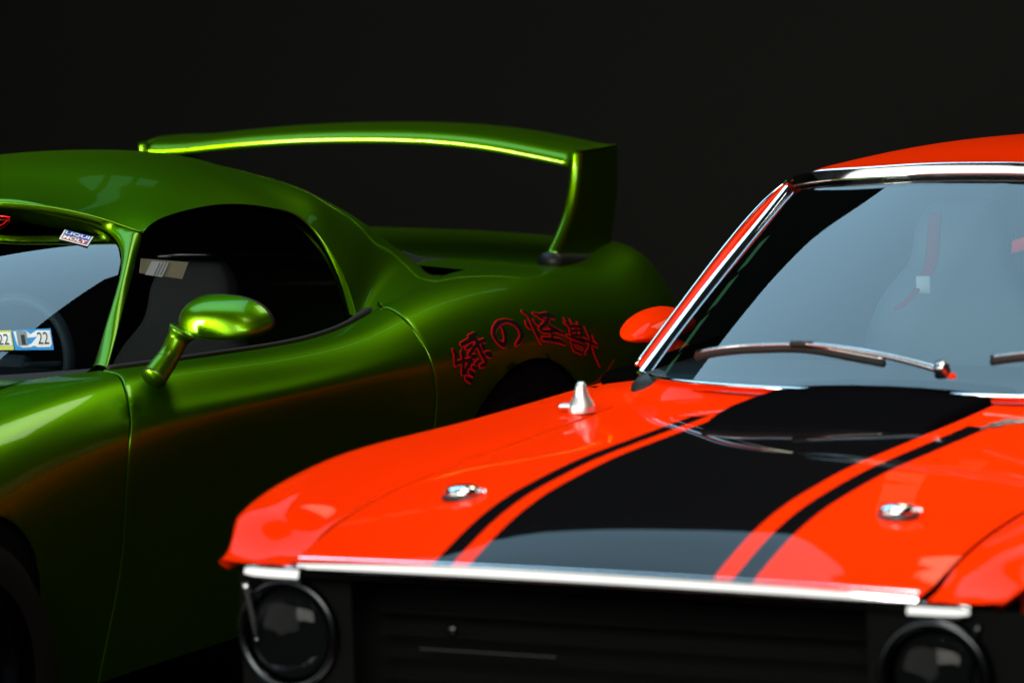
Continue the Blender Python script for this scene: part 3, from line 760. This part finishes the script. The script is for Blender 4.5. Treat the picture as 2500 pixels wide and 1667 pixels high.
# small bright badge marks beside the scoop
for (c, a, r) in (((0.3318, 1.1688, 0.8850), .012, .008), ((0.3405, 1.2160, 0.8860), .020, .015), ((0.3492, 1.2586, 0.8860), .020, .015), ((0.3699, 1.2803, 0.8870), .018, .010)):
    V = [(c[0]+r*math.cos(t), c[1]+a*math.sin(t)*1.6, float(hood(c[0]+r*math.cos(t), c[1]+.02+a*math.sin(t)*1.6))+.0025) for t in np.linspace(0, 2*math.pi, 20, endpoint=False)]
    mesh_obj('badge_mark', V, [tuple(range(20))], M['dullchrome'], hb, smooth=False)
# wings (front fenders): from the bonnet seam over the crest and down the side
FRONT = [(.672, .725), (.673, .744), (.68, .748), (.70, .749), (.74, .748), (.77, .749), (.80, .751), (.821, .752), (.815, .742), (.79, .715), (.772, .60), (.765, .42)]
def snap_arch(P, cv, cz, r):
    """pull the rows just inside a wheel opening out to its rim"""
    d = np.hypot(P[..., 1]-cv, P[..., 2]-cz); k = np.where((d < r) & (d > r-.045), r/np.maximum(d, 1e-6), 1)
    P = P.copy(); P[..., 1] = cv+(P[..., 1]-cv)*k; P[..., 2] = cz+(P[..., 2]-cz)*k
    return P
def fender_section(v, sgn):
    dv = .035*max(0, 1-v/.5)-.02
    va = v+dv
    z, u = float(spl(FV, FZ, va)), float(spl(FV, FU, va))
    hz = float(hood(SEAM, v))
    k = min(1, max(0, va/.45)); k = k*k*(3-2*k); ul = .775*(1-k)+u*k
    pts = [(SEAM+.004, hz-.02), (SEAM+.0045, hz-.002), (SEAM+.012, hz), (SEAM+.05, hz+.35*(z-hz)), (u-.11, z-.007), (u-.07, z), (u-.012-.018*k, z-.002-.006*k),
           (u-.006*k, z-.008-.027*k), (u*.5+ul*.5, z-.03-.04*k), (ul, z-.18), (ul-.005, z-.36), (ul-.03, z-.52)]
    w = max(0, 1-(v+.01)/.16)**1.3
    pts = [(a*(1-w)+c*w, b*(1-w)+d*w) for (a, b), (c, d) in zip(pts, FRONT)]
    P = spl(np.linspace(0, 1, 12), [(a, va, b) for a, b in pts], np.linspace(0, 1, 56))
    return P if sgn > 0 else mir(P)
fv = np.concatenate([np.linspace(-.01, .3, 24), np.linspace(.33, 1.74, 40)])
for sgn in (-1, 1):
    P = snap_arch(np.array([fender_section(v, sgn) for v in fv]), .93, .32, .37)
    cvf = lambda q: not (np.hypot(q[:, 1]-.93, q[:, 2]-.32) < .3695).any() and not ((q[:, 2] < .728) & (q[:, 1] < .14)).any()
    f = grid('front_wing', P, M['orange'], MX, keep=cvf, label='orange front wing, %s' % ('far side' if sgn < 0 else 'near side'))
    # door, quarter and tail side
    rows = []
    for v in np.linspace(1.745, 4.6, 90):
        z, u = (float(spl(FV, FZ, min(v, 2.4))), .905)
        z = z+.06*max(0, v-3)**1.0*max(0, 1.0-(v-3)/3); u = u-.05*max(0, v-3.6)
        pts = [(u-.13, z-.01), (u-.07, z), (u-.03, z-.010), (u-.008, z-.04), (u, z-.09), (u+.004, z-.20), (u-.005, z-.36), (u-.03, z-.52)]
        c = curve([(a, v, b) for a, b in pts], 30); rows.append(c if sgn > 0 else mir(c))
    rows = snap_arch(np.array(rows), 3.67, .32, .37)
    cvr = lambda q: not (np.hypot(q[:, 1]-3.67, q[:, 2]-.32) < .3695).any()
    grid('door', rows[:36], M['orange'], MX); grid('rear_wing_panel', rows[35:], M['orange'], MX, keep=cvr)
    for ax in (.93, 3.67):
        w_ = empty('wheel', (sgn*.76, ax, .32), 0); w_.parent = MX
        tb = [(.20, -.10), (.29, -.11), (.318, -.09), (.32, 0), (.318, .09), (.29, .11), (.20, .10)]
        lathe('tyre', tb, M['tyre'], w_, (0, 0, 0), (sgn, 0, 0))
        lathe('rim', [(.0, .05), (.05, .06), (.06, .04), (.15, .05), (.19, .10), (.20, .0)], M['chrome'], w_, (0, 0, 0), (sgn, 0, 0))
# dark pan under the bonnet and in the gaps
V = []
rbox('engine_bay', (1.50, 1.30, .30), (0, .88, .55), M['dark'], MX, .02)

# chrome lips along the bonnet edge and the wing ends: bright mouldings with a broad sloped face
LIPP = np.array([(.010, .0125), (.002, .0135), (-.004, .012), (-.009, .007), (-.0115, 0), (-.0115, -.006), (-.008, -.0115), (.006, -.0125)])
def lip(name, pts, scale, parent, label=None):
    return ribbon(name, pts, .029*np.asarray(scale), (0, -.93, .36), M['chrome'], parent, .10, label)
uu = np.linspace(-.652, .652, 60)
lip('bonnet_lip', [(u, -.026+.050*(u/.67)**2, .764-.033*u*u) for u in uu], np.full(60, 1.0), MX, 'bright chrome lip along the bonnet edge')
for sgn in (-1, 1):
    us = np.linspace(.640, .762, 20)
    lip('wing_lip', [(sgn*u, .002, .733+.02*max(0, u-.70)) for u in us], np.interp(us, [.64, .74, .762], [1, .95, .6]), MX, 'short chrome lip on the wing end')
    # added dark sheet keeps the wing front black behind the lamp, slim upright trim at its edge
    ec = np.array([[(sgn*u, .045 if sgn < 0 else .02, .735-.36*a) for u in np.linspace(.55, .80 if sgn < 0 else .868, 8)] for a in np.linspace(0, 1, 6)])
    grid('wing_end', ec, M['dark'], MX)
    tube('wing_edge_trim', [(sgn*(.772-.02*k), .02, .708-.115*k) for k in np.linspace(0, 1, 10)], np.linspace(.0085, .004, 10), M['dullchrome' if sgn < 0 else 'shadechrome'], MX, 8)  # near trim takes the darkened chrome, shade painted on that side only
    hl = empty('headlight', (sgn*.69, .035 if sgn < 0 else .0, .605), 0); hl.parent = MX; hl['label'] = 'round chrome ringed headlight under the bonnet corner'
    lathe('lamp_ring', [(.088, .02), (.096, -.002), (.104, -.010), (.112, -.004), (.114, .03)], M['shadechrome'], hl, (0, 0, 0), (0, 1, 0), 48)
    lathe('lamp_bowl', [(.0, .085), (.03, .08), (.06, .06), (.085, .02), (.09, .0)], M['shadechrome'], hl, (0, 0, 0), (0, 1, 0), 40)
    lathe('lamp_lens', [(.001, -.030), (.03, -.027), (.06, -.018), (.082, -.004), (.088, .006)], M['lens'], hl, (0, 0, 0), (0, 1, 0), 40)
    lathe('lamp_bulb', [(.0, .02), (.012, .024), (.014, .04), (.012, .08)], M['dullchrome'], hl, (0, 0, 0), (0, 1, 0), 16)
gr = empty('grille', (0, .10, .6), 0); gr.parent = MX; gr['label'] = 'black recessed grille with thin bars'
mesh_obj('grille_back', [(-.80, .06, -.30), (.80, .06, -.30), (.80, .06, .14), (-.80, .06, .14)], [(0, 1, 2, 3)], M['dark'], gr, smooth=False)
mesh_obj('grille_roof', [(-.64, -.10, .130), (.64, -.10, .130), (.72, .07, .135), (-.72, .07, .135)], [(0, 1, 2, 3)], M['dark'], gr, smooth=False)
for k in range(9): rbox('grille_bar', (1.06, .012, .006), (0, .02, -.26+.044*k), M['dark'], gr, .002)
rbox('grille_trim', (.30, .008, .006), (-.28, -.005, -.02), M['shadechrome'], gr, .002)
lathe('grille_stud', [(.0, -.004), (.009, -.003), (.011, .003)], M['shadechrome'], gr, (-.36, 0, .02), (0, 1, 0), 14)
bp = [(u, -.06+.10*(u/.9)**2+.05*max(0, abs(u)-.8)*6, .40) for u in np.linspace(-.92, .92, 40)]
tube('bumper', bp, .05, M['chrome'], MX, 14, 1.3, label='chrome front bumper')
rbox('valance', (1.6, .05, .22), (0, .10, .25), M['orange'], MX, .02)

# bonnet pins
def pin(u, v, big=1):
    z = float(hood(u, v+.02))
    e = empty('bonnet_pin', (u, v, z), 0); e.parent = MX
    lathe('pin_plate', [(.001, .004), (.030, .004), (.040, .003), (.043, -.004)], M['black'], e, (0, 0, 0), (0, 0, 1), 32)
    lathe('pin_cap', [(.001, .022), (.02, .021), (.033, .016), (.037, .008), (.036, .002)], M['chrome'], e, (0, 0, 0), (0, 0, 1), 32)
    tube('pin_clip', [(.03, 0, .012), (.045, .004, .010), (.052, .0, .008)], .004, M['chrome'], e, 8)
    return e
a, b = (-0.4464, 0.3319, 0.8550), (0.4748, 0.3564, 0.8550)
pin(a[0], a[1])['label'] = 'round chrome bonnet pin on the far side'
pin(b[0], b[1])['label'] = 'round chrome bonnet pin on the near side'

# cowl between bonnet and windscreen
WB = [(-0.6800, 1.6524, 0.8927), (-.56, 1.535, .898), (-.38, 1.455, .902), (-.19, 1.415, .905), (0, 1.40, .906)]
wb = curve(WB, 30); wb = np.concatenate([wb, mir(wb[-2::-1])])
cwl = []
for p in wb:
    q = np.array([p[0]*1.0, min(1.44, p[1]-.02), 0]); q[2] = float(hood(min(abs(q[0]), .66), q[1]))-.012
    cwl.append([q*(1-s)+p*s+np.array([0, 0, -.006*math.sin(s*math.pi)]) for s in np.linspace(0, 1, 8)])
grid('cowl', np.array(cwl), M['orange'], MX, label='orange cowl panel below the windscreen')
# shoulder panel between wing top, pillar foot and door
for sgn in (-1, 1):
    A = curve([(.66, 1.50, .845), (.67, 1.62, .872), (.71, 1.72, .868), (.74, 1.95, .862)], 12); B = curve([(.80, 1.46, .853), (.81, 1.60, .853), (.82, 1.72, .852), (.83, 1.95, .848)], 12)
    P = np.array([A*(1-k)+B*k for k in np.linspace(0, 1, 8)])
    grid('scuttle_corner', P if sgn > 0 else mir(P), M['orange'], MX)

# windscreen
TB = [(-0.6000, 2.3238, 1.2459), (-0.5033, 2.2700, 1.2675), (-0.3852, 2.2350, 1.2796), (-0.2203, 2.2050, 1.2936), (0, 2.19, 1.3009)]
tbc = curve(TB, 30); tbc = np.concatenate([tbc, mir(tbc[-2::-1])])
W_ = []
for s in np.linspace(-.02, 1.0, 24):
    W_.append(wb*(1-s)+tbc*s+np.array([0, -.004, .008])*4*s*(1-s)+np.array([0, .004, -.004]))
grid('windscreen', np.array(W_), M['mglass'], MX, label='curved windscreen mirroring a pale sky, wipers at its foot')
CH = [(-0.6780, 1.6612, 0.8952), (-0.6600, 1.8153, 0.9809), (-0.6400, 1.9734, 1.0683), (-0.6200, 2.1401, 1.1530), (-0.6020, 2.3185, 1.2407)]
chc = curve(CH, 30)
OR = [(-0.7200, 1.7181, 0.9027), (-0.6900, 1.9319, 1.0307), (-0.6550, 2.1327, 1.1532), (-0.6320, 2.2861, 1.2254), (-0.6220, 2.3598, 1.2495)]
orc = curve(OR, 30)
hdc = tbc+np.array([0, -.010, .010])
ribbon('header_trim', hdc[1:-1], .030, (0, -.955, .28), M['chrome'], MX, .05, label='bright chrome strip over the windscreen')
wbt = wb+np.array([0, -.006, .006])
tube('windscreen_foot_trim', wbt, .007, M['chrome'], MX, 10, .8)
for sgn in (-1, 1):
    c, o = (chc, orc) if sgn < 0 else (mir(chc), mir(orc))
    ribbon('pillar_trim', c+np.array([0, -.006, .004]), .021, (sgn*-.10, -.88, .45), M['chrome'], MX, .2, label='chrome strip up the windscreen pillar')
    P = np.array([c+np.array([0, .0, -.004]), c*.6+o*.4+np.array([0, -.008, .010]), c*.25+o*.75+np.array([0, -.002, .006]), o, o+np.array([-sgn*.012, .05, -.02])])
    grid('windscreen_pillar', P, M['orange'], MX)
    tube('drip_rail', o+np.array([sgn*.004, .002, .002]), .0045, M['chrome'], MX, 8)
# roof
def rsec(v, zc, ue, ze, n=31):
    s = np.linspace(-1, 1, n); P = np.empty((n, 3)); a = np.abs(s)
    P[:, 0] = ue*s; P[:, 1] = v; P[:, 2] = ze+(zc-ze)*(1-a**2.7)
    return P
h31 = spl(chord(tbc), tbc, np.linspace(0, 1, 31))+np.array([0, 0, .012])
RS = [h31, rsec(2.42, 1.302, .615, 1.262), rsec(2.62, 1.314, .632, 1.262), rsec(2.9, 1.317, .64, 1.255), rsec(3.2, 1.30, .635, 1.235), rsec(3.6, 1.27, .62, 1.17), rsec(4.1, 1.11, .62, 1.02), rsec(4.6, .96, .66, .90)]
RS[1][:, 1] += .03*np.abs(np.linspace(-1, 1, 31))**2
RP = spl([0, .07, .16, .28, .41, .58, .79, 1], np.array(RS), np.linspace(0, 1, 60))
grid('headliner', RP[1:41, 1:-1]-np.array([0, 0, .022]), M['lining'], MX)
grid('roof', RP[:40], M['orange'], MX, label='orange roof darkening towards its top'); grid('rear_window', RP[39:52, 4:-4], M['vglass'], MX); grid('tail_deck', RP[51:], M['orange'], MX)
grid('rear_pillar', RP[39:52, :5], M['orange'], MX); grid('rear_pillar', RP[39:52, -5:], M['orange'], MX)
for sgn in (-1, 1):
    v = np.linspace(1.86, 3.7, 30)
    top = np.array([(sgn*np.interp(x, [1.7, 2.35, 2.7, 3.7], [.70, .615, .625, .60]), x, np.interp(x, [1.7, 2.35, 2.6, 3.2, 3.7], [.90, 1.243, 1.262, 1.245, 1.14])) for x in v])
    bot = np.array([(sgn*.80, x, .85) for x in v])
    grid('side_window', np.array([top, top*.5+bot*.5+np.array([sgn*.02, 0, 0]), bot]), M['mglass'], MX)

for sgn in (-1, 1): rbox('door_trim', (.11, 1.9, .52), (sgn*.79, 2.72, .618), M['lining'], MX, .02)
# far-side door mirror
for sgn in (-1, 1):
    c = np.array((-0.9300, 2.2327, 0.9155)); c[0] = sgn*.93
    mr = empty('mirror', tuple(c), 0); mr.parent = MX; mr['label'] = 'orange bullet shaped door mirror'
    mr.rotation_euler = (0, 0, sgn*math.radians(-8))
    V = []; na, nb = 24, 32
    for i in range(na):
        x = i/(na-1)
        rr = (math.sin(min(1, x*1.02)*math.pi/2))**.62
        for j in range(nb):
            b = 2*math.pi*j/nb
            V.append((sgn*.088*rr*math.cos(b), -.11+.19*x, .041*rr*math.sin(b)*(1 if math.sin(b) > 0 else .75)-.012*(1-x)-.010*max(0, math.cos(b))*rr))
    mesh_obj('mirror_shell', V, gridfaces(na, nb, 0, False, True), M['orange'], mr)
    lathe('mirror_glass', [(.001, .0), (.04, .0)], M['chrome'], mr, (0, .078, 0), (0, 1, 0), 24)
    tube('mirror_foot', [(-sgn*.03, .0, -.03), (-sgn*.07, .01, -.05), (-sgn*.10, .02, -.075)], [.022, .018, .022], M['orange'], mr, 12)

# aerial base on the far wing
ac = (-0.7000, 1.3885, 0.8592)
ae = empty('aerial', ac, 0); ae.parent = MX; ae['label'] = 'chrome aerial base on the far front wing'
lathe('aerial_base', [(.030, -.012), (.030, .000), (.027, .008), (.020, .018), (.016, .028), (.014, .038), (.0125, .045), (.010, .050), (.006, .054), (.0005, .055)], M['satin'], ae, (0, 0, 0), (0, 0, 1), 32)
rbox('aerial_foot', (.050, .026, .011), (-.022, -.01, .001), M['satin'], ae, .005)

# wipers
def wiper(tip, mid, piv, label, knee):
    e = empty('wiper', tuple(piv), 0); e.parent = MX; e['label'] = label
    p = np.array(piv)
    bl = curve(tip, 24)
    tube('wiper_frame', bl-p, .0045, M['dullchrome'], e, 8)
    tube('wiper_rubber', bl-p+np.array([0, -.002, -.010]), .0065, M['rubber'], e, 8, 1.2)
    ar = curve(mid, 20)
    tube('wiper_arm', ar-p, np.linspace(.006, .0105, 20), M['dullchrome'], e, 10, .8)
    lathe('wiper_pivot', [(.001, .022), (.012, .020), (.017, .012), (.018, -.01)], M['dullchrome'], e, (0, 0, 0), (0, -.4, .9), 18)
    rbox('wiper_bridge', (.06, .014, .014), tuple(np.array(knee)-p), M['black'], e, .005)
wiper([(-0.4664, 1.4900, 0.9713), (-0.3781, 1.4700, 0.9893), (-0.2858, 1.4600, 0.9979), (-0.1943, 1.4500, 1.0019), (-0.0924, 1.4350, 0.9928), (0.0085, 1.4200, 0.9812)],
      [(-0.1968, 1.4450, 1.0061), (-0.0922, 1.4350, 0.9999), (0.0087, 1.4200, 0.9891), (0.0971, 1.4100, 0.9739), (0.1476, 1.4000, 0.9646)], (0.1476, 1.4000, 0.9638), 'wiper lying along the foot of the windscreen', (-0.1921, 1.4450, 1.0045))
wiper([(0.2517, 1.4200, 0.9931), (0.3257, 1.4200, 1.0041), (0.4318, 1.4300, 1.0060), (0.5421, 1.4500, 0.9911)],
      [(0.4173, 1.4200, 1.0069), (0.5043, 1.4300, 0.9961), (0.6317, 1.4500, 0.9638)], (0.6317, 1.4500, 0.9612), 'wiper partly cut off by the right edge', (0.4173, 1.4200, 1.0052))
lathe('washer_jet', [(.001, .006), (.006, .005), (.008, .001), (.008, -.006)], M['orange'], MX, (0.1767, 1.3850, 0.9563), (0, 0, 1), 14)

# cabin
for u in (-.36, .36): seat(MX, u, 2.55, M['vinyl'], 1.0, .30)
rbox('dashboard', (1.36, .34, .18), (0, 1.72, .82), M['black'], MX, .05)
sw = empty('steering_wheel', (.36, 2.02, .86), 0); sw.parent = MX; sw.rotation_euler = (math.radians(66), 0, 0)
tube('wheel_rim', [(.19*math.cos(a), .19*math.sin(a), 0) for a in np.linspace(0, 2*math.pi, 49)], .012, M['black'], sw, 10)
for a in (0, 2.1, 4.2): tube('wheel_spoke', [(0, 0, 0), (.18*math.cos(a), .18*math.sin(a), 0)], .012, M['dullchrome'], sw, 8)
bt = curve([(-0.3337, 2.5600, 1.1619), (-0.3255, 2.5200, 1.0890), (-0.3208, 2.4800, 1.0358), (-0.3268, 2.4600, 1.0091)], 16)
tube('seat_belt', bt, .016, M['crimson'], MX, 8, .25, label='red seat belt hanging behind the windscreen')
rbox('belt_buckle', (.036, .012, .042), (-0.3228, 2.4500, 1.0056), M['white'], MX, .004)
bt2 = curve([(-0.3261, 2.4200, 0.9996), (-0.3443, 2.4000, 0.9728), (-0.3674, 2.3800, 0.9555)], 10)
tube('seat_belt', bt2, .014, M['crimson'], MX, 8, .3)
